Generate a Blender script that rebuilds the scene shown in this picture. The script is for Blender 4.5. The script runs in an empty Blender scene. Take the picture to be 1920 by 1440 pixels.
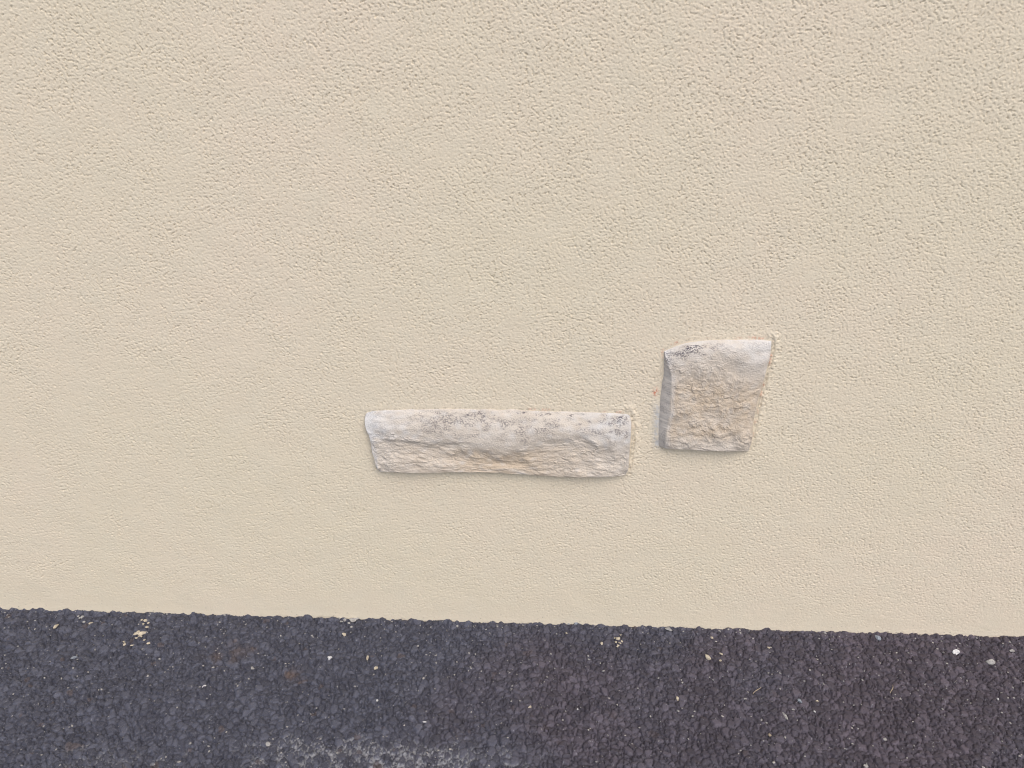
import bpy, bmesh, math, random
import numpy as np
from mathutils import Matrix, Vector

S = bpy.context.scene
COL = S.collection
R = math.radians

# ------------------------------------------------------------ camera
PITCH, YAW, ROLL = R(25.0), R(2.1), R(0.1)
FPX = 1450.0                      # focal length in pixels of a 1920 px wide frame
DIST, HEIGHT = 1.05, 0.953
cam_loc = Vector((0.0, -DIST, HEIGHT))
rot = Matrix.Rotation(YAW, 3, 'Z') @ Matrix.Rotation(R(90) - PITCH, 3, 'X') @ Matrix.Rotation(ROLL, 3, 'Z')
cd = bpy.data.cameras.new('camera')
cd.sensor_width = 36.0
cd.lens = 36.0 * FPX / 1920.0
cd.clip_start, cd.clip_end = 0.02, 2000.0
cam = bpy.data.objects.new('camera', cd)
COL.objects.link(cam)
cam.matrix_world = Matrix.Translation(cam_loc) @ rot.to_4x4()
S.camera = cam

# ------------------------------------------------------------ light
SUN_EL, SUN_AZ = R(52), R(158)      # azimuth clockwise from +Y: in front of the wall, to the right
world = bpy.data.worlds.new('World')
S.world = world
world.use_nodes = True
wn = world.node_tree
wn.nodes.clear()
wo = wn.nodes.new('ShaderNodeOutputWorld')
wb = wn.nodes.new('ShaderNodeBackground')
sk = wn.nodes.new('ShaderNodeTexSky')
sk.sky_type = 'NISHITA'
sk.sun_disc = False
sk.sun_elevation = SUN_EL
sk.sun_rotation = SUN_AZ
sk.air_density = 1.0
sk.dust_density = 4.0
sk.ozone_density = 1.0
wb.inputs['Strength'].default_value = 0.15
wn.links.new(sk.outputs[0], wb.inputs['Color'])
wn.links.new(wb.outputs[0], wo.inputs['Surface'])
ld = bpy.data.lights.new('sun', 'SUN')
ld.energy = 1.1
ld.angle = R(72)
ld.color = (1.0, 0.96, 0.91)
sun = bpy.data.objects.new('sun', ld)
COL.objects.link(sun)
sdir = Vector((math.sin(SUN_AZ) * math.cos(SUN_EL), math.cos(SUN_AZ) * math.cos(SUN_EL), math.sin(SUN_EL)))
sun.rotation_euler = (-sdir).to_track_quat('-Z', 'Y').to_euler()

S.view_settings.view_transform = 'Standard'
S.view_settings.look = 'None'
S.view_settings.exposure = 0.09
S.view_settings.gamma = 1.0
S.render.engine = 'CYCLES'
S.cycles.filter_width = 1.1


# ------------------------------------------------------------ helpers
def ray(px, py):
    return (rot @ Vector(((px - 960) / FPX, -(py - 720) / FPX, -1.0))).normalized()


def on_wall(px, py, depth=0.0):
    """point seen at a pixel, standing `depth` metres proud of the wall"""
    d = ray(px, py)
    t = (-depth - cam_loc.y) / d.y
    return cam_loc + d * t


def on_ground(px, py, z=0.0):
    d = ray(px, py)
    return cam_loc + d * ((z - cam_loc.z) / d.z)


def tag(o, label=None, cat=None, group=None, kind=None):
    if label: o['label'] = label
    if cat: o['category'] = cat
    if group: o['group'] = group
    if kind: o['kind'] = kind
    return o


def band(ny, nx, d, lo, hi, seed, ang=0.0, stretch=1.0):
    """random field holding only wavelengths lo..hi (metres), drawn out by `stretch` along `ang`"""
    rng = np.random.default_rng(seed)
    w = np.fft.rfft2(rng.standard_normal((ny, nx)))
    fy = np.fft.fftfreq(ny, d)[:, None]
    fx = np.fft.rfftfreq(nx, d)[None, :]
    u = fx * math.cos(ang) + fy * math.sin(ang)
    v = -fx * math.sin(ang) + fy * math.cos(ang)
    f = np.sqrt((u * stretch) ** 2 + v ** 2)      # stretch > 1 draws features out along ang
    f1, f0 = 1.0 / lo, 1.0 / hi
    m = np.exp(-(f / f1) ** 4) * (1 - np.exp(-(f / f0) ** 4))
    a = np.fft.irfft2(w * m, s=(ny, nx))
    return (a / a.std()).astype(np.float32)


def worley(X, Y, cell, seed, warp=None):
    """F1, F2, id of the nearest seed, offset to it"""
    rng = np.random.default_rng(seed)
    x0, y0 = X.min() - 3 * cell, Y.min() - 3 * cell
    gx = int((X.max() - x0) / cell) + 5
    gy = int((Y.max() - y0) / cell) + 5
    px = rng.random((gy, gx)).astype(np.float32)
    py = rng.random((gy, gx)).astype(np.float32)
    U = (X - x0) / cell
    V = (Y - y0) / cell
    if warp is not None:
        U = U + warp[0]; V = V + warp[1]
    iu = np.floor(U).astype(np.int32); iv = np.floor(V).astype(np.int32)
    F1 = np.full(U.shape, 9.0, np.float32); F2 = F1.copy()
    ID = np.zeros(U.shape, np.int32)
    DX = np.zeros(U.shape, np.float32); DY = DX.copy()
    for a in (-1, 0, 1):
        for b in (-1, 0, 1):
            cu = np.clip(iu + a, 0, gx - 1); cv = np.clip(iv + b, 0, gy - 1)
            dx = U - (iu + a + px[cv, cu]); dy = V - (iv + b + py[cv, cu])
            dd = np.sqrt(dx * dx + dy * dy).astype(np.float32)
            near = dd < F1
            F2 = np.where(near, F1, np.minimum(F2, dd))
            F1 = np.where(near, dd, F1)
            ID = np.where(near, cv * gx + cu, ID)
            DX = np.where(near, dx, DX); DY = np.where(near, dy, DY)
    return F1, F2, ID, DX, DY


def seg_dist(X, Y, poly):
    """signed distance to a closed polygon, negative inside"""
    n = len(poly)
    best = np.full(X.shape, 1e9, np.float32)
    ins = np.zeros(X.shape, bool)
    for i in range(n):
        ax, ay = poly[i]; bx, by = poly[(i + 1) % n]
        ex, ey = bx - ax, by - ay
        t = np.clip(((X - ax) * ex + (Y - ay) * ey) / (ex * ex + ey * ey + 1e-12), 0, 1)
        best = np.minimum(best, np.hypot(X - ax - t * ex, Y - ay - t * ey))
        c = ((ay > Y) != (by > Y)) & (X < (bx - ax) * (Y - ay) / (by - ay + 1e-12) + ax)
        ins ^= c
    return np.where(ins, -best, best)


def sstep(a, b, x):
    t = np.clip((x - a) / (b - a), 0, 1)
    return t * t * (3 - 2 * t)


def grid_mesh(name, P, mats, attrs=None, extra=None, flip=False):
    """P: ny x nx x 3 array; extra: (verts, faces) joined to the same mesh"""
    ny, nx = P.shape[:2]
    idx = np.arange(ny * nx, dtype=np.int32).reshape(ny, nx)
    q = np.stack([idx[:-1, :-1], idx[:-1, 1:], idx[1:, 1:], idx[1:, :-1]], -1).reshape(-1, 4)
    if flip: q = q[:, ::-1]
    V = P.reshape(-1, 3).astype(np.float32)
    if extra:
        ev, ef = extra
        q = np.concatenate([q, np.array(ef, np.int32) + len(V)])
        V = np.concatenate([V, np.array(ev, np.float32)])
    me = bpy.data.meshes.new(name)
    me.vertices.add(len(V)); me.vertices.foreach_set('co', np.ascontiguousarray(V).ravel())
    me.loops.add(q.size); me.loops.foreach_set('vertex_index', np.ascontiguousarray(q, dtype=np.int32).ravel())
    me.polygons.add(len(q)); me.polygons.foreach_set('loop_start', np.arange(0, q.size, 4, dtype=np.int32))
    me.polygons.foreach_set('loop_total', np.full(len(q), 4, np.int32))
    me.update(calc_edges=True)
    me.polygons.foreach_set('use_smooth', np.ones(len(q), bool))
    for k, a in (attrs or {}).items():
        full = np.zeros((len(V), 4), np.float32); full[:, 3] = 1
        full[:ny * nx, :a.shape[-1]] = a.reshape(ny * nx, -1)
        at = me.attributes.new(k, 'FLOAT_COLOR', 'POINT')
        at.data.foreach_set('color', full.ravel())
    o = bpy.data.objects.new(name, me)
    COL.objects.link(o)
    for m in mats: me.materials.append(m)
    return o


# ------------------------------------------------------------ node helpers
class NT:
    def __init__(self, name):
        self.m = bpy.data.materials.new(name)
        self.m.use_nodes = True
        self.t = self.m.node_tree
        self.b = self.t.nodes['Principled BSDF']
        g = self.t.nodes.new('ShaderNodeTexCoord')
        self.co = g.outputs['Object']

    def link(self, a, b): self.t.links.new(a, b)

    def put(self, sock, v):
        if hasattr(v, 'is_linked') or isinstance(v, bpy.types.NodeSocket): self.link(v, sock)
        else: sock.default_value = v

    def noise(self, scale, detail=3, rough=0.5, co=None, dist=0.0):
        n = self.t.nodes.new('ShaderNodeTexNoise')
        n.inputs['Scale'].default_value = scale
        n.inputs['Detail'].default_value = detail
        n.inputs['Roughness'].default_value = rough
        n.inputs['Distortion'].default_value = dist
        self.link(co or self.co, n.inputs['Vector'])
        return n.outputs['Fac']

    def scaled(self, v, rotz=0.0):
        n = self.t.nodes.new('ShaderNodeMapping')
        n.inputs['Scale'].default_value = v
        self.link(self.co, n.inputs['Vector'])
        return n.outputs[0]

    def ramp(self, f, a, b, lo=0.0, hi=1.0):
        n = self.t.nodes.new('ShaderNodeMapRange')
        n.interpolation_type = 'SMOOTHSTEP'
        n.inputs['From Min'].default_value = a; n.inputs['From Max'].default_value = b
        n.inputs['To Min'].default_value = lo; n.inputs['To Max'].default_value = hi
        self.link(f, n.inputs['Value'])
        return n.outputs[0]

    def math(self, op, a, b):
        n = self.t.nodes.new('ShaderNodeMath'); n.operation = op
        self.put(n.inputs[0], a); self.put(n.inputs[1], b)
        return n.outputs[0]

    def mix(self, f, a, b, mode='MIX'):
        n = self.t.nodes.new('ShaderNodeMix'); n.data_type = 'RGBA'; n.blend_type = mode
        self.put(n.inputs[0], f)
        self.put(n.inputs[6], a if not isinstance(a, tuple) else (*a, 1)[:4])
        self.put(n.inputs[7], b if not isinstance(b, tuple) else (*b, 1)[:4])
        return n.outputs[2]

    def attr(self, name):
        n = self.t.nodes.new('ShaderNodeAttribute'); n.attribute_name = name
        s = self.t.nodes.new('ShaderNodeSeparateColor')
        self.link(n.outputs['Color'], s.inputs[0])
        return s.outputs, n.outputs['Color']

    def bump(self, h, dist, strength=1.0):
        n = self.t.nodes.new('ShaderNodeBump')
        n.inputs['Strength'].default_value = strength
        n.inputs['Distance'].default_value = dist
        self.link(h, n.inputs['Height'])
        self.link(n.outputs[0], self.b.inputs['Normal'])

    def done(self, col, rough=0.9, spec=0.3):
        self.put(self.b.inputs['Base Color'], col if not isinstance(col, tuple) else (*col, 1)[:4])
        self.put(self.b.inputs['Roughness'], rough)
        self.b.inputs['Specular IOR Level'].default_value = spec
        return self.m


def stucco_material():
    n = NT('cream_stucco')
    marks, _ = n.attr('marks')
    base = n.mix(n.ramp(n.noise(2.2, 3), 0.3, 0.7), (0.725, 0.662, 0.522), (0.748, 0.668, 0.542))
    base = n.mix(n.ramp(n.noise(24, 4), 0.35, 0.75, 0, 0.5), base, (0.715, 0.665, 0.54))
    base = n.mix(n.ramp(n.noise(260, 2), 0.55, 0.8, 0, 0.35), base, (0.66, 0.55, 0.39))
    # cement smear, terracotta traces and darker marks, each with its own edge
    base = n.mix(n.math('MULTIPLY', marks[1], n.ramp(n.noise(220, 3), 0.35, 0.55, 0.25, 1)), base, (0.56, 0.565, 0.56))
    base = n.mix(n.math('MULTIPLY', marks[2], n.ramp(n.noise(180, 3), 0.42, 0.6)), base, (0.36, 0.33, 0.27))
    base = n.mix(n.math('MULTIPLY', marks[0], n.ramp(n.noise(300, 2), 0.4, 0.55)), base, (0.62, 0.20, 0.12))
    n.bump(n.noise(520, 2, 0.6), 0.0006, 0.7)
    return n.done(base, 0.92, 0.2)


def stone_material():
    n = NT('reconstituted_stone')
    m, _ = n.attr('marks')          # R soot, G ochre, B pale bluish tone, painted brighter on shaded left faces
    base = n.mix(n.ramp(n.noise(30, 4), 0.3, 0.7), (0.585, 0.53, 0.46), (0.625, 0.575, 0.51))
    base = n.mix(n.math('MULTIPLY', m[1], n.ramp(n.noise(45, 3), 0.25, 0.6, 0.35, 1)), base, (0.555, 0.468, 0.365))
    base = n.mix(n.math('MULTIPLY', m[2], 0.8), base, (0.66, 0.67, 0.68))
    n1 = n.ramp(n.noise(520, 3, 0.75, n.scaled((0.7, 1, 1))), 0.46, 0.54)
    n2 = n.ramp(n.noise(70, 5, 0.65, n.scaled((0.5, 1, 1.3))), 0.45, 0.56)
    soot = n.math('MULTIPLY', m[0], n.math('MULTIPLY', n1, n2))
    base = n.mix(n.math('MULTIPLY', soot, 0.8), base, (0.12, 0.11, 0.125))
    n.bump(n.noise(700, 3, 0.6), 0.0005, 0.6)
    return n.done(base, 0.88, 0.25)


def asphalt_material():
    n = NT('asphalt')
    m, _ = n.attr('marks')          # R stone tint, G lime bloom, B rust / brown
    base = n.mix(m[0], (0.033, 0.036, 0.058), (0.078, 0.084, 0.120))
    base = n.mix(n.ramp(n.noise(900, 2, 0.6), 0.52, 0.66, 0, 0.55), base, (0.17, 0.17, 0.19))
    base = n.mix(n.math('MULTIPLY', m[2], 0.6), base, (0.13, 0.085, 0.060))
    sx = n.t.nodes.new('ShaderNodeSeparateXYZ'); n.link(n.co, sx.inputs[0])
    side = n.math('ADD', sx.outputs[0], n.ramp(n.noise(2.4, 3), 0.2, 0.8, -0.7, 0.7))
    mauve = n.mix(m[0], (0.046, 0.037, 0.051), (0.106, 0.087, 0.112))      # lens colour cast painted in: mauve tone towards the right
    base = n.mix(n.ramp(side, -0.3, 0.9, 0.0, 0.9), base, mauve)
    base = n.mix(m[1], base, (0.36, 0.37, 0.40))
    n.bump(n.noise(620, 3, 0.7), 0.0011, 1.0)
    return n.done(base, n.ramp(n.noise(90, 2), 0.3, 0.7, 0.42, 0.7), 0.5)


def chip_material(name, c1, c2):
    n = NT(name)
    base = n.mix(n.ramp(n.noise(350, 3), 0.35, 0.65), c1, c2)
    n.bump(n.noise(600, 3), 0.0006, 0.6)
    return n.done(base, 0.85, 0.3)


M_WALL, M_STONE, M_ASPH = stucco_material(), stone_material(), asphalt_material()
M_CREAM = chip_material('dried_cream_render', (0.60, 0.54, 0.42), (0.42, 0.37, 0.29))
M_WHITE = chip_material('white_chip', (0.66, 0.66, 0.66), (0.46, 0.47, 0.49))
M_BLUE = chip_material('blue_grey_pebble', (0.30, 0.33, 0.38), (0.20, 0.23, 0.27))
M_PALE = chip_material('pale_grey_pebble', (0.40, 0.40, 0.38), (0.29, 0.28, 0.28))
M_BROWN = chip_material('brown_pebble', (0.20, 0.13, 0.09), (0.13, 0.10, 0.08))
M_STRAW = chip_material('dry_straw', (0.42, 0.36, 0.27), (0.30, 0.24, 0.17))


# ------------------------------------------------------------ the two stones: control nets
# each row: y pixel per column (1920 px photo), x pixel per column, depth in mm
def catmull(A, n):
    """resample A (k x m) along axis 0 to n samples"""
    k = A.shape[0]
    t = np.linspace(0, k - 1, n)
    i = np.clip(np.floor(t).astype(int), 0, k - 2); f = (t - i)[:, None]
    g = lambda j: A[np.clip(j, 0, k - 1)]
    p0, p1, p2, p3 = g(i - 1), g(i), g(i + 1), g(i + 2)
    return 0.5 * (2 * p1 + (p2 - p0) * f + (2 * p0 - 5 * p1 + 4 * p2 - p3) * f ** 2 + (3 * p1 - p0 - 3 * p2 + p3) * f ** 3)


def resample(net, ny, nx):
    k, l, c = net.shape
    a = catmull(net.reshape(k, l * c), ny).reshape(ny, l, c)
    a = a.transpose(1, 0, 2).reshape(l, ny * c)
    return catmull(a, nx).reshape(nx, ny, c).transpose(1, 0, 2)


def build_stone(name, rows, ny, nx, left_base, right_draft, seed, rough_from, marks_fn, amp):
    net = np.array([[tuple(on_wall(x, y, 0.68 * (d if d < 16 else 19 + (d - 19) * 0.5) / 1000.0)) for x, y, d in row] for row in rows])
    F = resample(net, ny, nx)                                # front surface
    d = 0.0008
    s = np.linspace(0, 1, nx)[None, :]; t = np.linspace(0, 1, ny)[:, None]
    # rough split face: drawn-out ledges, warped
    sx = np.linalg.norm(F[ny // 2, -1] - F[ny // 2, 0]) / nx
    an = (np.linalg.norm(F[-1, nx // 2] - F[0, nx // 2]) / ny) / sx   # grid aspect
    ledge = band(ny, nx, sx, 0.0032, 0.010, seed, 0.06, 2.6)
    ledge2 = band(ny, nx, sx, 0.007, 0.030, seed + 1, 0.1, 1.9)
    fine = band(ny, nx, sx, 0.0016, 0.004, seed + 2, 0.0, 1.6)
    big = band(ny, nx, sx, 0.02, 0.06, seed + 3, 0.0, 1.2)
    edge = sstep(0, 0.02, s) * sstep(0, 0.02, 1 - s)
    gy_, gx_ = np.mgrid[0:ny, 0:nx].astype(np.float32)
    mx, my = gx_ * sx, gy_ * sx * an
    wv = (0.25 * ledge2, 0.25 * band(ny, nx, sx, 0.007, 0.03, seed + 21))
    rg = np.random.default_rng(seed + 30)
    facet = 0
    for cs, am in ((0.016, 1.0), (0.0075, 0.55)):
        f1, f2, ID, DX, DY = worley(mx * 0.6, my, cs, seed + int(cs * 1e5), wv)
        k = int(ID.max()) + 1
        tx, ty, tl = (rg.normal(0, 1, k).astype(np.float32) for _ in range(3))
        facet = facet + am * (0.9 * tx[ID] * DX + 1.3 * ty[ID] * DY + 0.22 * tl[ID]) * sstep(0, 0.12, f2 - f1)
    rf = rough_from(s + 0 * t, t + 0.035 * ledge2 + 0.02 * ledge) * edge * sstep(0.0, 0.02, 1 - t)
    tear = np.exp(-(ledge / 0.20) ** 2) * sstep(-0.5, 0.6, big + 0.5 * ledge2)
    disp = amp * (0.9 * facet + 0.32 * np.tanh(2.2 * ledge) + 0.5 * ledge2 - 1.0 * tear + 0.16 * fine + 0.6 * big) * rf * 0.001
    disp += (0.00012 * fine + 0.00012 * ledge2) * (1 - rf) + 0.0004 * big
    N = np.cross(np.gradient(F, axis=1), np.gradient(F, axis=0))
    N /= np.linalg.norm(N, axis=2, keepdims=True) + 1e-12
    N = np.where(N[..., 1:2] > 0, -N, N)
    F = F + N * disp[..., None]
    # skirts back into the wall
    def skirt(edgepts, off, n=14):
        out = []
        for i in range(1, n + 1):
            f = i / n
            p = edgepts.copy()
            r = math.sin(f * math.pi / 2)
            p[..., 0] += off[0] * r
            p[..., 2] += off[1] * r
            p[..., 1] = edgepts[..., 1] * (1 - f) + 0.006 * f
            out.append(p)
        return np.stack(out, 0)
    if left_base is None:
        off = -0.002
    else:
        bp = [on_wall(*q) for q in left_base][::-1]
        off = np.interp(F[:, 0, 2], [q.z for q in bp], [q.x for q in bp]) - F[:, 0, 0]
    L = skirt(F[:, 0], (off, 0))[::-1].transpose(1, 0, 2)
    L[..., 0] -= (0.0002 * band(ny, nx, sx, 0.006, 0.03, seed + 8)[:, :L.shape[1]]) * np.sin(np.linspace(0, math.pi * .75, L.shape[1]))[None, :]
    Rr = skirt(F[:, -1], (right_draft, 0)).transpose(1, 0, 2)
    G = np.concatenate([L, F, Rr], 1)
    B = skirt(G[-1], (0, 0.002))
    G = np.concatenate([G, B], 0)
    # round the arrises
    for _ in range(5):
        K = G.copy()
        K[1:-1, 1:-1] = 0.5 * G[1:-1, 1:-1] + 0.125 * (G[:-2, 1:-1] + G[2:, 1:-1] + G[1:-1, :-2] + G[1:-1, 2:])
        m = np.zeros(G.shape[:2]); w = 16
        m[:, :14 + w] = 1; m[:, -(14 + w):] = 1; m[-(14 + w):, :] = 1
        G = G * (1 - m[..., None]) + K * m[..., None]
    A = np.zeros(G.shape[:2] + (3,), np.float32)
    A[:ny, 14:14 + nx] = marks_fn(s, t, band(ny, nx, sx, 0.012, 0.05, seed + 5))
    A[:ny, :14] = (0.45, 0.1, 0.35)  # left face: paler bluish tone painted in to offset its shade
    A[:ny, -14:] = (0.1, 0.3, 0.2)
    # closed back
    o = grid_mesh(name, G, [M_STONE], {'marks': A}, flip=True)
    return o


XL = [688, 735, 790, 850, 910, 965, 1025, 1085, 1140, 1176]
def long_row(ys, ds, xs=None):
    return list(zip(xs or XL, ys, ds))
LONG = [
    long_row([771, 767, 766, 765, 766, 767, 769, 771, 772, 774], [-3] * 10, [692] + XL[1:-1] + [1174]),
    long_row([775, 771, 770, 769, 770, 771, 773, 775, 776, 779], [2, 3, 3, 3, 3, 3, 3, 3, 3, 2], [687] + XL[1:-1] + [1180]),
    long_row([788, 785, 785, 785, 786, 786, 788, 790, 791, 792], [9, 12, 12, 12, 12, 12, 12, 12, 12, 9], [684] + XL[1:-1] + [1183]),
    long_row([804, 803, 806, 806, 806, 808, 808, 808, 812, 808], [13, 20, 21, 22, 24, 24, 22, 21, 20, 13], [686] + XL[1:-1] + [1183]),
    long_row([818, 817, 823, 825, 826, 830, 824, 821, 830, 824], [15, 22, 23, 25, 30, 31, 24, 24, 24, 15], [692] + XL[1:-1] + [1182]),
    long_row([831, 829, 833, 836, 842, 845, 836, 834, 843, 838], [14, 17, 16, 20, 29, 27, 17, 18, 21, 15], [695] + XL[1:-1] + [1181]),
    long_row([846, 843, 846, 849, 856, 859, 851, 849, 857, 852], [13, 16, 15, 15, 18, 17, 16, 17, 15, 14], [697] + XL[1:-1] + [1180]),
    long_row([859, 857, 859, 863, 867, 870, 867, 866, 870, 866], [14, 17, 17, 15, 15, 14, 20, 21, 15, 14], [701] + XL[1:-1] + [1179]),
    long_row([873, 872, 873, 876, 878, 880, 883, 882, 884, 880], [14, 21, 23, 19, 17, 16, 18, 22, 19, 14], [704] + XL[1:-1] + [1178]),
    long_row([884, 886, 887, 886, 886, 889, 893, 895, 895, 891], [10, 19, 21, 20, 18, 17, 17, 20, 18, 10], [711] + XL[1:-1] + [1173]),
]


def long_rough(s, t):
    edge = np.interp(s, [0, .1, .2, .35, .42, .55, .62, .85, .93, 1], [.44, .42, .46, .48, .60, .60, .47, .46, .60, .7])
    return sstep(-0.06, 0.08, t - edge)


def long_marks(s, t, n):
    soot = sstep(0.02, 0.3, s) * (1 - sstep(0.97, 1, s)) * sstep(0.09, 0.16, t) * (1 - sstep(0.28, 0.5, t + 0.05 * n))
    soot = np.maximum(soot, 0.35 * (t < .5))
    och = np.exp(-((s - .5) / .13) ** 2) * sstep(.5, .68, t) + 0.5 * sstep(.5, .65, t) * sstep(.05, .2, s) * (1 - sstep(.75, .95, s))
    pale_tone = 0.75 * (1 - sstep(0.0, .25, s)) * (1 - sstep(.4, .6, t)) + 0.5 * sstep(.7, .9, s) * (1 - sstep(.4, .6, t)) + .6 * (1 - sstep(0.0, .06, s))
    line = np.exp(-((t - .16 - .02 * n) / .045) ** 2) * sstep(.15, .4, s) * (1 - sstep(.97, 1, s))
    soot = np.maximum(0.8 * soot, 1.3 * line)
    return np.stack([soot * np.ones_like(n), np.clip(och + .15 * n * (t > .5), 0, 1), np.clip(pale_tone + .15 * n, 0, 1)], -1)


def quad_row(xl, xr, yl, yr, ds, bow=0.0, n=7):
    out = []
    if isinstance(yl, list):
        return [(xl + (xr - xl) * i / (n - 1), yl[i], ds[i]) for i in range(n)]
    for i in range(n):
        f = i / (n - 1)
        out.append((xl + (xr - xl) * f, yl + (yr - yl) * f - bow * math.sin(math.pi * f), ds[i]))
    return out
SMALL = [
    quad_row(1246, 1443, [656, 643, 638, 636, 635, 635, 637], 0, [-3] * 7),
    quad_row(1246, 1446, [660, 647, 642, 640, 639, 639, 640], 0, [2, 3, 4, 4, 4, 4, 2]),
    quad_row(1249, 1446, [674, 661, 655, 653, 652, 652, 652], 0, [10, 15, 17, 17, 17, 16, 9]),
    quad_row(1255, 1444, [690, 678, 671, 668, 667, 667, 667], 0, [17, 23, 26, 26, 26, 24, 11]),
    quad_row(1259, 1439, [707, 698, 692, 689, 688, 687, 687], 0, [21, 27, 27, 26, 25, 27, 12]),
    quad_row(1259, 1433, 727, 710, [22, 23, 25, 27, 24, 25, 12], 0),
    quad_row(1258, 1427, 748, 733, [22, 25, 22, 23, 22, 22, 12], 0),
    quad_row(1257, 1420, 770, 757, [22, 26, 25, 25, 25, 21, 12], 0),
    quad_row(1254, 1415, 791, 781, [22, 24, 26, 23, 26, 23, 12], 0),
    quad_row(1250, 1412, 811, 804, [21, 27, 25, 27, 24, 25, 12], 0),
    quad_row(1248, 1410, 829, 827, [19, 26, 27, 25, 25, 24, 11], -1),
    quad_row(1247, 1403, 841, 847, [13, 21, 23, 22, 22, 20, 7], -1.5),
]


def small_rough(s, t):
    edge = np.interp(s, [0, .1, .3, .6, .8, 1], [.36, .34, .26, .30, .40, .5])
    return sstep(-0.06, 0.1, t - edge) * (0.35 + 0.65 * sstep(0, 0.08, s))


def small_marks(s, t, n):
    soot = (0.95 * np.exp(-((s - .25) / .22) ** 2) + 0.35) * sstep(.09, .13, t) * (1 - sstep(.17, .32, t + .04 * n))
    soot = np.maximum(soot, np.exp(-(s / .08) ** 2) * sstep(.06, .15, t) * (1 - sstep(.2, .4, t)))
    och = sstep(.3, .5, t) * (1 - sstep(.8, .98, t)) * (1 - .7 * sstep(.55, .8, s) * (1 - sstep(.4, .6, t)))
    pale_tone = 0.4 * (1 - sstep(0.02, .09, s)) + .35 * (1 - sstep(.15, .3, t)) + .4 * sstep(.6, .9, s) * (1 - sstep(.3, .5, t))
    return np.stack([soot + 0 * n, np.clip(och + .2 * n * (t > .3), 0, 1), np.clip(pale_tone + .1 * n, 0, 1)], -1)


# outlines on the wall plane, used to shape the render around the stones
def outline(pts): return [(on_wall(x, y).x, on_wall(x, y).z) for x, y in pts]
P_LONG = outline([(686, 772), (760, 767), (920, 766), (1000, 769), (1178, 774), (1186, 800), (1182, 860), (1176, 878), (1120, 878), (1000, 874), (720, 870), (698, 850), (688, 815)])
P_SMALL = outline([(1245, 656), (1275, 642), (1305, 638), (1360, 635), (1445, 636), (1446, 660), (1430, 720), (1418, 770), (1408, 822), (1340, 824), (1236, 822), (1240, 760)])

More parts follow.
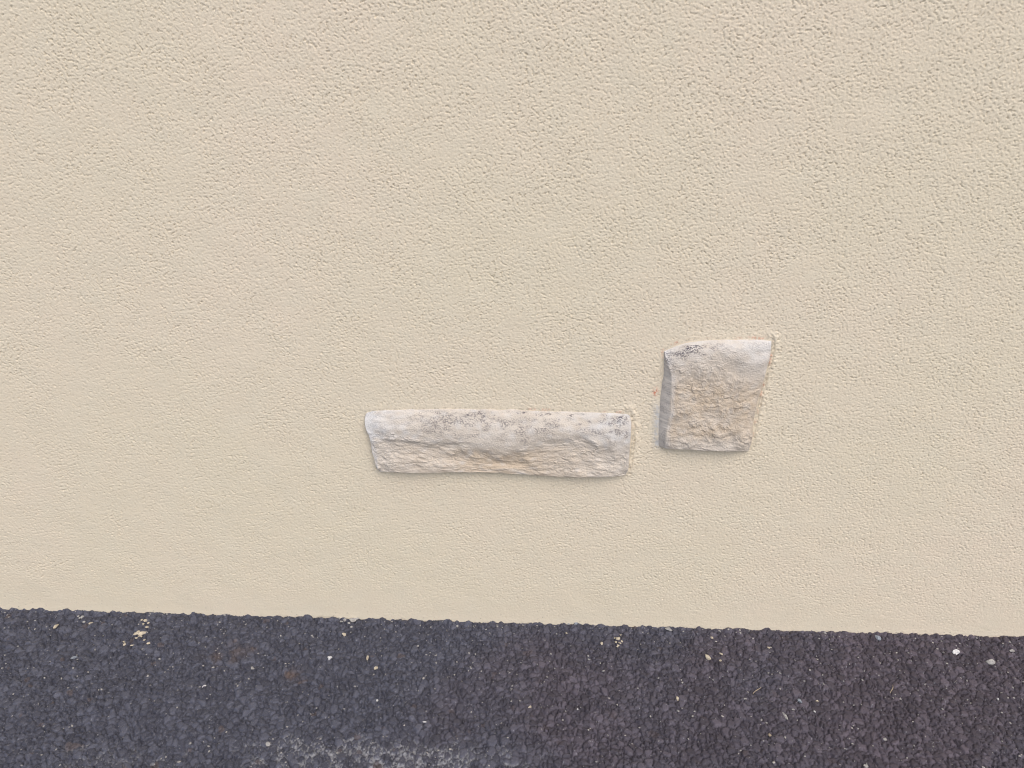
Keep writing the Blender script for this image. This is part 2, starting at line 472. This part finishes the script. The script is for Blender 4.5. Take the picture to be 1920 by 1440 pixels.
# ------------------------------------------------------------ stucco wall
def build_wall():
    D = 0.00100
    X0, X1, Z0, Z1 = -1.12, 1.02, -0.05, 1.10
    nx = int((X1 - X0) / D) // 2 * 2; nz = int((Z1 - Z0) / D) // 2 * 2
    x = (X0 + np.arange(nx) * D).astype(np.float32); z = (Z0 + np.arange(nz) * D).astype(np.float32)
    X, Z = np.meshgrid(x, z)
    a = band(nz, nx, D, 0.0027, 0.0058, 1, R(-26), 1.45)
    b = band(nz, nx, D, 0.0045, 0.010, 2, R(-14), 1.2)
    c = band(nz, nx, D, 0.0022, 0.0036, 3, R(-26), 1.3)
    e = band(nz, nx, D, 0.0045, 0.014, 8)
    big = band(nz, nx, D, 0.05, 0.25, 4)
    mid = band(nz, nx, D, 0.015, 0.06, 5)
    patch = band(nz, nx, D, 0.06, 0.3, 6)
    # plaster laid on: rounded tops, narrow torn hollows
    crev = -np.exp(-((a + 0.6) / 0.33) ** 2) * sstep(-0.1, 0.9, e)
    tops = 0.20 * np.tanh(2.2 * (a + 0.6)) + 0.10 * b + 0.09 * c - 0.9 * np.clip(c - 1.7, 0, 1.2)
    coarse = 0.66 + 0.27 * sstep(-0.9, 0.75, X * 0.75 + (Z - 0.45) * 1.0) + 0.12 * patch
    coarse = np.clip(coarse, 0.5, 1.1)
    coarse *= 0.35 + 0.65 * sstep(0.005, 0.10, Z)
    h = coarse * (2.3 * crev + tops) * 0.00080 + 0.00012 * big + 0.00004 * mid
    marks = np.zeros(X.shape + (3,), np.float32)
    marks[..., 2] = np.clip(-crev * coarse, 0, 1) * 0.24      # darker tone in the torn hollows
    near = (X > -0.4) & (X < 0.6) & (Z > 0.15) & (Z < 0.75)
    iy = np.where(near.any(1))[0]; ix = np.where(near.any(0))[0]
    sl = (slice(iy[0], iy[-1]), slice(ix[0], ix[-1]))
    xs, zs = X[sl], Z[sl]
    for k, poly in enumerate((P_LONG, P_SMALL)):
        cx = sum(p[0] for p in poly) / len(poly); cz = sum(p[1] for p in poly) / len(poly)
        hw = max(p[0] for p in poly) - cx
        sd = seg_dist(xs + 0.0015 * mid[sl] * 0.4, zs, poly)
        # trowelled margin: texture fades close to the stone, render swells on the right side
        fade = sstep(-0.002, 0.012, sd)
        h[sl] = h[sl] * (0.35 + 0.65 * fade)
        right = sstep(0.75, 1.0, (xs - cx) / hw)
        h[sl] += np.exp(-((sd - 0.006) / 0.006) ** 2) * (0.0002 + 0.0014 * right) * (1 + 0.3 * mid[sl] + 0.15 * b[sl])
        h[sl] += right * fade * np.exp(-((sd - 0.006) / 0.010) ** 2) * (1.2 * crev[sl]) * 0.0008
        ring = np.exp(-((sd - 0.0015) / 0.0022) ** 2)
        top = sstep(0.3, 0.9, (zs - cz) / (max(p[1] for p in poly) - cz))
        # darker line and a hairline gap in the joint
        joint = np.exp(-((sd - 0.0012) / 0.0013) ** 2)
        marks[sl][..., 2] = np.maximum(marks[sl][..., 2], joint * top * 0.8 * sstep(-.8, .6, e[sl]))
        gap = np.exp(-((sd - 0.0035 - 0.0012 * mid[sl]) / 0.0014) ** 2) * right * sstep(-1.3, .2, mid[sl])
        h[sl] -= 0.0018 * gap * (1 + 0.5 * b[sl])
        marks[sl][..., 2] = np.maximum(marks[sl][..., 2], gap * 0.35 * sstep(-1, 1, e[sl]))
        # broken terracotta trace along the top joint and the right joint
        if k == 0:
            red = ring * top * sstep(0.0, 0.3, (xs - cx) / hw) * sstep(0.2, 0.9, mid[sl]) * 0.35
        else:
            red = ring * np.maximum(top * sstep(0, .8, mid[sl]), right * sstep(-.3, .9, mid[sl])) * 0.45
        marks[sl][..., 0] = np.maximum(marks[sl][..., 0], red)
        marks[sl][..., 2] = np.maximum(marks[sl][..., 2], ring * right * 0.7 + ring * (xs < cx - hw * .9) * .3)
    # small terracotta spot and cement smear left of the small stone
    p = on_wall(1229, 735); d = np.hypot((xs - p.x), (zs - p.z) * 0.6)
    marks[sl][..., 0] = np.maximum(marks[sl][..., 0], 1.0 * np.exp(-(d / 0.0035) ** 2))
    p0, p1 = on_wall(1233, 752), on_wall(1232, 842)
    lx = np.interp(zs, [p1.z, p0.z], [p1.x, p0.x])
    sm = np.exp(-((xs - lx) / 0.006) ** 2) * sstep(p1.z - .004, p1.z + .01, zs) * (1 - sstep(p0.z - .02, p0.z + .01, zs))
    marks[sl][..., 1] = sm
    h[sl] = h[sl] * (1 - 0.6 * sm) + 0.0014 * sm * (1 + .2 * mid[sl])
    # foot of the render: a smoother lip brushed down onto the asphalt
    foot = 1 - sstep(0.0, 0.016, Z + 0.003 * mid)
    h += 0.0003 * foot * (1 + 0.25 * b)
    fl = (1 - sstep(0.0, 0.05, Z)) * (band(nz, nx, D, 0.004, 0.02, 9) > 2.1)
    marks[..., 2] = np.maximum(marks[..., 2], 0.8 * fl)
    P = np.stack([X, -h, Z], -1)
    # keep the surface closed where the fine field meets the plain outer render
    P[:, 0, 1] = 0; P[:, -1, 1] = 0; P[0, :, 1] = 0; P[-1, :, 1] = 0
    W0, W1, H1, T = -5.0, 5.0, 2.9, 0.28
    xa, xb, za, zb = float(x[0]), float(x[-1]), float(z[0]), float(z[-1])
    V = [(W0, 0, za), (xa, 0, za), (xb, 0, za), (W1, 0, za),
         (W0, 0, zb), (xa, 0, zb), (xb, 0, zb), (W1, 0, zb),
         (W0, 0, H1), (xa, 0, H1), (xb, 0, H1), (W1, 0, H1),
         (W0, T, za), (W1, T, za), (W0, T, H1), (W1, T, H1)]
    Fc = [(0, 1, 5, 4), (2, 3, 7, 6), (4, 5, 9, 8), (5, 6, 10, 9), (6, 7, 11, 10),
          (3, 13, 15, 11), (13, 12, 14, 15), (12, 0, 8, 14), (8, 11, 15, 14)]
    Fc = [f for f in Fc if f != (8, 11, 15, 14)] + [(8, 9, 14, 14)][:0]
    V += [(xa, T, H1), (xb, T, H1)]
    Fc += [(8, 9, 16, 14), (9, 10, 17, 16), (10, 11, 15, 17)]
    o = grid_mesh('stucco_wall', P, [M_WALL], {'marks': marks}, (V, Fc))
    tag(o, 'cream rough rendered house wall rising from the dark asphalt', 'wall')
    return o


# ------------------------------------------------------------ asphalt
def build_ground():
    D = 0.0011
    X0, X1, Y0, Y1 = -1.25, 1.15, -0.62, 0.03
    nx = int((X1 - X0) / D) // 2 * 2; ny = int((Y1 - Y0) / D) // 2 * 2
    x = (X0 + np.arange(nx) * D).astype(np.float32); y = (Y0 + np.arange(ny) * D).astype(np.float32)
    X, Y = np.meshgrid(x, y)
    w1 = band(ny, nx, D, 0.005, 0.02, 21) * 0.09; w2 = band(ny, nx, D, 0.005, 0.02, 22) * 0.09
    rng = np.random.default_rng(7)
    reg = band(ny, nx, D, 0.05, 0.2, 41)
    # aggregate packed stone against stone: a weighted cell pattern, big and small stones mixed
    cell = 0.0056
    x0, y0 = X.min() - 4 * cell, Y.min() * 0.84 - 4 * cell
    U = (X - x0) / cell + w1; V = (Y * 0.84 - y0) / cell + w2
    gx, gy = int(U.max()) + 5, int(V.max()) + 5
    jx = rng.random((gy, gx)).astype(np.float32); jy = rng.random((gy, gx)).astype(np.float32)
    wt = (rng.random((gy, gx)) ** 3 * 1.9).astype(np.float32)
    iu = np.floor(U).astype(np.int32); iv = np.floor(V).astype(np.int32)
    F1 = np.full(U.shape, 99.0, np.float32); F2 = F1.copy(); ID = np.zeros(U.shape, np.int32); DX = F1 * 0; DY = F1 * 0
    for a in (-2, -1, 0, 1, 2):
        for b in (-2, -1, 0, 1, 2):
            cu = np.clip(iu + a, 0, gx - 1); cv = np.clip(iv + b, 0, gy - 1)
            dx = U - (iu + a + jx[cv, cu]); dy = V - (iv + b + jy[cv, cu])
            dd = dx * dx + dy * dy - wt[cv, cu]
            near = dd < F1
            F2 = np.where(near, F1, np.minimum(F2, dd)); F1 = np.where(near, dd, F1)
            ID = np.where(near, cv * gx + cu, ID); DX = np.where(near, dx, DX); DY = np.where(near, dy, DY)
    nid = gx * gy
    lev = rng.random(nid).astype(np.float32); r2 = rng.random(nid).astype(np.float32)
    tx = rng.normal(0, 1, nid).astype(np.float32); ty = rng.normal(0, 1, nid).astype(np.float32)
    dist = np.clip(F2 - F1, 0, 2.0)
    dome = 1 - (1 - np.clip(dist / 1.1, 0, 1)) ** 2.2
    h = -0.0036 + 0.0034 * dome * (0.85 + 0.3 * r2[ID]) + (0.0020 + 0.0024 * lev[ID] ** 1.5) * np.clip(dist / 0.22, 0, 1)
    h += 0.0003 * (tx[ID] * DX + ty[ID] * DY) * np.clip(dist / 0.3, 0, 1)
    # worn fines partly filling the gaps
    fines = -0.0012 + 0.0012 * band(ny, nx, D, 0.0028, 0.006, 48) + 0.0007 * reg
    h = np.where(h < fines, 0.5 * fines + 0.5 * h, h)
    tint = (r2[ID] * 7.3) % 1
    h = h + 0.00014 * band(ny, nx, D, 0.0023, 0.006, 42) + 0.0010 * band(ny, nx, D, 0.06, 0.3, 43)
    # ragged upstand against the wall
    edge = band(ny, nx, D, 0.012, 0.06, 44)
    h = h + (0.0016 + 0.45 * (h - 0.0016) - h) * sstep(-0.006, -0.001, Y)
    h += (0.0004 + 0.0017 * np.clip(edge, -0.8, 2.5)) * sstep(-0.012, 0.0, Y)
    marks = np.zeros(X.shape + (3,), np.float32)
    marks[..., 0] = np.clip(tint ** 1.6, 0, 1)
    # lime bloom lodged between the stones, in patches away from the wall
    reg2 = band(ny, nx, D, 0.02, 0.09, 45)
    low = 1 - sstep(0.12, 0.62, dist + 0.10 * reg2)
    def blob(px, py, rx, ry):
        p = on_ground(px, py)
        return np.exp(-(((X - p.x) / rx) ** 2 + ((Y - p.y) / ry) ** 2))
    area = 0.95 * blob(760, 1425, 0.16, 0.035) + 0.55 * blob(200, 1425, 0.15, 0.035) + 0.45 * blob(560, 1400, 0.12, 0.04) + 0.18 * blob(1050, 1420, 0.2, 0.05)
    bl = np.clip(area * (0.75 + 0.4 * reg2), 0, 1) * (0.10 + 0.9 * low)
    net = sstep(0.22, 0.80, bl + 0.25 * np.clip(band(ny, nx, D, 0.003, 0.009, 46), -1, 1.5) * area)
    marks[..., 1] = np.clip(net * 0.75, 0, 1)
    speck = (band(ny, nx, D, 0.0022, 0.004, 47) > 2.7)
    marks[..., 1] = np.maximum(marks[..., 1], speck * 0.6)
    rust = blob(555, 1263, 0.012, 0.012) + blob(430, 1228, 0.03, 0.02) * .8 + blob(1730, 1240, 0.02, 0.012) + blob(1870, 1195, 0.03, 0.006) + blob(1650, 1196, 0.02, 0.006)
    marks[..., 2] = np.clip(rust * (0.5 + 0.5 * reg2) + (reg2 > 2.2) * 0.5, 0, 1)
    P = np.stack([X, Y, h], -1)
    xa, xb, ya, yb = float(x[0]), float(x[-1]), float(y[0]), float(y[-1])
    zr = 0.0018
    P[:, 0, 2] = zr; P[:, -1, 2] = zr; P[0, :, 2] = zr; P[-1, :, 2] = zr
    B = 400.0
    V = [(-B, -B, zr), (xa, -B, zr), (xb, -B, zr), (B, -B, zr),
         (-B, ya, zr), (xa, ya, zr), (xb, ya, zr), (B, ya, zr),
         (-B, yb, zr), (xa, yb, zr), (xb, yb, zr), (B, yb, zr),
         (-B, B, zr), (xa, B, zr), (xb, B, zr), (B, B, zr)]
    Fc = []
    for j in range(3):
        for i in range(3):
            if (i, j) == (1, 1): continue
            Fc.append((j * 4 + i, j * 4 + i + 1, j * 4 + i + 5, j * 4 + i + 4))
    o = grid_mesh('asphalt_ground', P, [M_ASPH], {'marks': marks}, (V, Fc))
    o['kind'] = 'structure'
    return x, y, h


build_wall()
long_stone = build_stone('facing_stone', LONG, 260, 760, None, 0.002, 100, long_rough, long_marks, 0.55)
tag(long_stone, 'long narrow whitish stone block with sooty top edge set low in the cream wall', 'stone block')
small_stone = build_stone('facing_stone', SMALL, 420, 360, [(1245, 650), (1244, 662), (1243, 700), (1239, 720), (1235, 750), (1233, 775), (1232, 846)], 0.002, 200, small_rough, small_marks, 0.62)
tag(small_stone, 'squarish stone block narrowing downwards, higher and right of the long stone', 'stone block')
GX, GY, GH = build_ground()


def ground_z(x, y, r=0.003):
    i = np.searchsorted(GX, [x - r, x + r]); j = np.searchsorted(GY, [y - r, y + r])
    a = GH[max(j[0], 0):j[1] + 1, max(i[0], 0):i[1] + 1]
    return float(np.percentile(a, 70)) if a.size else 0.002


# ------------------------------------------------------------ loose chips and pebbles
def chip_bm(bm, x, y, z, w, l, t, ang, seed, flat=0.5):
    rnd = random.Random(seed)
    r = bmesh.ops.create_icosphere(bm, subdivisions=3, radius=1.0)
    ph = [Vector((rnd.uniform(-1, 1), rnd.uniform(-1, 1), rnd.uniform(-1, 1))).normalized() for _ in range(9)]
    cut = [rnd.uniform(0.35, 0.85) for _ in range(9)]
    ca, sa = math.cos(ang), math.sin(ang)
    for v in r['verts']:
        c = v.co.copy()
        for n, k in zip(ph, cut):                      # planed-off facets make it angular
            dd = c.dot(n)
            if dd > k: c -= n * (dd - k)
        c *= 1 + 0.06 * math.sin(7 * c.x + seed) * math.cos(6 * c.y)
        X, Y, Z = c.x * w / 2, c.y * l / 2, c.z * t / 2
        v.co = (x + ca * X - sa * Y, y + sa * X + ca * Y, z + Z)


def make_chip(name, px, py, wpx, lpx, ang, mat, label, cat, seed, thick=0.55, bits=None):
    """size given in photo pixels; about 1.05 mm per pixel across the foot of the wall"""
    p = on_ground(px, py, 0.003)
    mm = 0.00092
    bm = bmesh.new()
    w, l = wpx * mm, lpx * mm * 1.25
    t = min(w, l) * thick + 0.001
    z = ground_z(p.x, p.y, max(w, l) / 2) + t * 0.10
    chip_bm(bm, 0, 0, 0, w, l, t, ang, seed)
    for k, (dx, dy, s) in enumerate(bits or []):
        q = on_ground(px + dx, py + dy, 0.003)
        zz = ground_z(q.x, q.y, s * mm / 2) + s * mm * 0.1
        chip_bm(bm, q.x - p.x, q.y - p.y, zz - z, s * mm, s * mm * 1.3, s * mm * 0.5 + .001, k * 1.3, seed + 50 + k)
    me = bpy.data.meshes.new(name); bm.to_mesh(me); bm.free()
    me.materials.append(mat)
    o = bpy.data.objects.new(name, me); COL.objects.link(o)
    o.location = (p.x, p.y, z)
    tag(o, label, cat, 'pale chips and pebbles scattered on the asphalt')
    return o


CHIPS = [
 ('render_chip', 105, 1173, 7, 14, 0.1, M_CREAM, 'upright oval cream render chip near the left edge, just off the wall foot', 'chip'),
 ('render_chip', 170, 1167, 8, 6, 0, M_CREAM, 'small round cream chip between the oval chip and the big render splash', 'chip'),
 ('pebble', 139, 1233, 9, 11, -0.6, M_BLUE, 'blue grey slanted pebble alone on the far left asphalt', 'pebble'),
 ('pebble', 298, 1232, 5, 4, 0, M_PALE, 'tiny pale pebble just below and right of the render splash', 'pebble'),
 ('pebble', 618, 1235, 11, 8, 0.2, M_WHITE, 'bright white pebble in open asphalt below and left of the long stone', 'pebble'),
 ('pebble', 473, 1252, 8, 7, 0.5, M_PALE, 'small grey pebble left of the bright white pebble', 'pebble'),
 ('pebble', 383, 1285, 4, 7, -0.7, M_WHITE, 'thin white sliver of stone in the left part of the asphalt', 'pebble'),
 ('pebble', 502, 1395, 9, 7, -0.4, M_PALE, 'pale grey pebble low in the left half, beside the whitish stain', 'pebble'),
 ('pebble', 422, 1155, 6, 4, 0, M_PALE, 'pale crumb pressed into the wall foot right of the render splash', 'pebble'),
 ('render_chip', 645, 1190, 12, 7, -0.6, M_CREAM, 'cream slanted chip just below the pale lumps at the wall foot', 'chip'),
 ('render_chip', 689, 1232, 4, 13, 0.15, M_CREAM, 'thin upright cream splinter above the small cream crumb', 'chip'),
 ('render_chip', 705, 1250, 7, 8, -0.3, M_CREAM, 'small cream crumb just below the thin upright splinter', 'chip'),
 ('render_chip', 707, 1312, 4, 4, 0, M_WHITE, 'tiny white dot chip in the middle left of the asphalt', 'chip'),
 ('render_chip', 796, 1354, 7, 3, 0, M_WHITE, 'thin flat white sliver above the whitish stain', 'chip'),
 ('render_chip', 857, 1173, 5, 5, 0, M_PALE, 'tiny pale crumb near the wall foot under the middle of the long stone', 'chip'),
 ('render_chip', 1062, 1187, 4, 4, 0, M_CREAM, 'tiny cream crumb left of the crumbly render blob', 'chip'),
 ('render_chip', 1128, 1205, 5, 7, 0, M_CREAM, 'narrow cream crumb immediately left of the crumbly render blob', 'chip'),
 ('stone_flake', 1253, 1179, 18, 8, -0.35, M_PALE, 'flat greyish white flake against the wall foot below the square stone', 'flake'),
 ('render_chip', 993, 1324, 7, 6, 0.3, M_CREAM, 'lone cream crumb in the middle of the asphalt', 'chip'),
 ('render_chip', 1083, 1330, 4, 4, 0, M_WHITE, 'tiny white crumb right of the lone cream crumb', 'chip'),
 ('render_chip', 1270, 1309, 8, 7, 0.5, M_CREAM, 'forked cream chip in the centre right of the asphalt', 'chip'),
 ('render_chip', 1335, 1193, 6, 5, 0, M_CREAM, 'small square cream chip by the wall, above the largest cream chip', 'chip'),
 ('render_chip', 1327, 1233, 12, 13, 0.4, M_CREAM, 'largest angular cream chip, left of two small ones', 'chip'),
 ('render_chip', 1352, 1225, 6, 7, 0.5, M_CREAM, 'upper of the two small cream chips right of the largest cream chip', 'chip'),
 ('render_chip', 1350, 1239, 6, 6, 0, M_CREAM, 'lower of the two small cream chips right of the largest cream chip', 'chip'),
 ('render_chip', 1388, 1189, 4, 4, 0, M_PALE, 'tiny pale crumb by the wall foot right of the square cream chip', 'chip'),
 ('pebble', 1442, 1213, 7, 5, -0.5, M_CREAM, 'small tan pebble near the wall, right of the cream chips', 'pebble'),
 ('pebble', 1547, 1186, 6, 5, 0, M_PALE, 'small pale pebble touching the wall foot between tan and blue grey pebbles', 'pebble'),
 ('pebble', 1646, 1194, 11, 12, 0.2, M_BLUE, 'blue grey pebble wedged against the wall foot at right', 'pebble'),
 ('pebble', 1793, 1222, 14, 12, 0.3, M_WHITE, 'large bright white pebble near the right end of the wall foot', 'pebble'),
 ('stone_flake', 1898, 1219, 12, 7, 0.0, M_PALE, 'flat grey flake at the right edge of the photo near the wall', 'flake'),
 ('stone_flake', 1857, 1239, 18, 12, 0.3, M_PALE, 'broad dull flat stone just below and right of the large white pebble', 'flake'),
 ('render_chip', 1872, 1309, 4, 5, 0, M_WHITE, 'tiny white crumb alone near the right edge of the asphalt', 'chip'),
 ('pebble', 1499, 1314, 8, 10, 0.7, M_BLUE, 'slanted blue grey pebble left of a small cream crumb in the right half', 'pebble'),
 ('render_chip', 1532, 1313, 7, 5, 0, M_CREAM, 'small cream crumb right of the slanted blue grey pebble', 'chip'),
 ('render_chip', 1528, 1334, 5, 5, 0, M_WHITE, 'tiny white crumb just below the small cream crumb', 'chip'),
 ('pebble', 1472, 1343, 6, 13, 0.2, M_PALE, 'upright pale oval pebble below the slanted blue grey pebble', 'pebble'),
 ('pebble', 1659, 1387, 8, 5, -0.3, M_PALE, 'small flat pale pebble low in the right half', 'pebble'),
 ('pebble', 1444, 1378, 8, 6, 0, M_STRAW, 'dull beige pebble below the upright oval pebble', 'pebble'),
 ('pebble', 1623, 1436, 8, 6, -0.8, M_PALE, 'pale pebble cut by the bottom edge of the photo at right', 'pebble'),
]
for k, c in enumerate(CHIPS):
    make_chip(*c, seed=300 + k)

# splashes of dried render: one lump with its crumbs stuck together
make_chip('render_splash', 268, 1187, 20, 8, 0.35, M_CREAM, 'big crumbly splash of dried cream render near the left, below the wall foot', 'splash', 500, 0.3,
          [(-10, 0, 9), (-6, 6, 8), (-16, 2, 7), (5, -22, 7), (10, -18, 5), (1, -15, 6), (8, -10, 6), (-35, 20, 6), (-36, 15, 5), (-21, 22, 5), (10, 20, 7), (3, 12, 5), (-2, -24, 5), (-12, 10, 5)])
make_chip('render_splash', 1159, 1197, 9, 9, 0.2, M_CREAM, 'crumbly cream render blob by the wall foot, between the two set stones', 'splash', 520, 0.35,
          [(-4, 6, 5), (3, 8, 5), (0, 12, 5), (7, 5, 4), (-6, -2, 4), (5, -7, 5), (-2, 14, 3)])
make_chip('render_splash', 660, 1162, 16, 9, 0.2, M_PALE, 'pale grey lumps stuck to the wall foot below the left end of the long stone', 'splash', 540, 0.4,
          [(-14, 0, 7), (-20, 3, 6), (10, -3, 6), (-6, 6, 6), (-2, 12, 5), (-24, -4, 7)])
make_chip('mortar_lump', 1073, 1168, 12, 8, 0.1, M_BLUE, 'bluish lump of mortar at the wall foot below the long stone', 'lump', 560, 0.5, [(7, 2, 7), (-7, 1, 6)])
make_chip('mortar_lump', 155, 1156, 8, 7, 0.1, M_PALE, 'greenish pale mortar crumbs at the wall foot near the left edge', 'lump', 580, 0.4, [(-6, 1, 5), (2, 8, 5), (-9, -2, 4)])


def straw(px0, py0, px1, py1, label, seed):
    a, b = on_ground(px0, py0, 0.005), on_ground(px1, py1, 0.005)
    mid = (a + b) / 2
    bm = bmesh.new()
    n, m = 10, 6
    rings = []
    for i in range(n + 1):
        f = i / n
        c = a.lerp(b, f) - mid
        c.z = 0.0012 * math.sin(f * math.pi) ; r = 0.0007 * (1 - 0.5 * abs(2 * f - 1))
        side = Vector((-(b - a).y, (b - a).x, 0)).normalized()
        c += side * 0.0012 * math.sin(f * 4 + seed)
        rings.append([bm.verts.new(c + side * r * math.cos(k * 2 * math.pi / m) + Vector((0, 0, r * math.sin(k * 2 * math.pi / m)))) for k in range(m)])
    for i in range(n):
        for k in range(m):
            bm.faces.new((rings[i][k], rings[i][(k + 1) % m], rings[i + 1][(k + 1) % m], rings[i + 1][k]))
    bm.faces.new(rings[0]); bm.faces.new(rings[-1][::-1])
    me = bpy.data.meshes.new('straw'); bm.to_mesh(me); bm.free(); me.materials.append(M_STRAW)
    o = bpy.data.objects.new('straw', me); COL.objects.link(o)
    o.location = (mid.x, mid.y, max(ground_z(a.x, a.y), ground_z(b.x, b.y), ground_z(mid.x, mid.y)) + 0.0008)
    tag(o, label, 'straw')
straw(1413, 1300, 1426, 1286, 'short slanted bit of dry straw below and right of the cream chips', 1)
straw(1671, 1298, 1674, 1282, 'short upright bit of dry straw below the wedged blue grey pebble', 2)

# fine pale grit nobody could count
def grit():
    rnd = random.Random(5)
    bm = bmesh.new()
    for k in range(2200):
        x = rnd.uniform(-1.1, 1.05); y = -rnd.random() ** 1.3 * 0.55 - 0.003
        s = rnd.choice((0.9, 1.1, 1.3, 1.6, 2.2, 2.9)) * 0.001 * rnd.uniform(.7, 1.1)
        z = ground_z(x, y, 0.002)
        ax = rnd.uniform(0, 6.28)
        r = bmesh.ops.create_icosphere(bm, subdivisions=1, radius=1)
        for v in r['verts']:
            j = 1 + rnd.uniform(-.25, .25)
            X, Y = v.co.x * s * .55 * j, v.co.y * s * .8 * j
            v.co = (x + X * math.cos(ax) - Y * math.sin(ax), y + X * math.sin(ax) + Y * math.cos(ax), z + v.co.z * s * .4)
    me = bpy.data.meshes.new('grit'); bm.to_mesh(me); bm.free(); me.materials.append(M_GRIT)
    o = bpy.data.objects.new('grit', me); COL.objects.link(o)
    tag(o, 'fine pale grit scattered thinly over the dark asphalt', 'grit', None, 'stuff')
M_GRIT = chip_material('pale_grit', (0.42, 0.40, 0.37), (0.22, 0.22, 0.23))
grit()
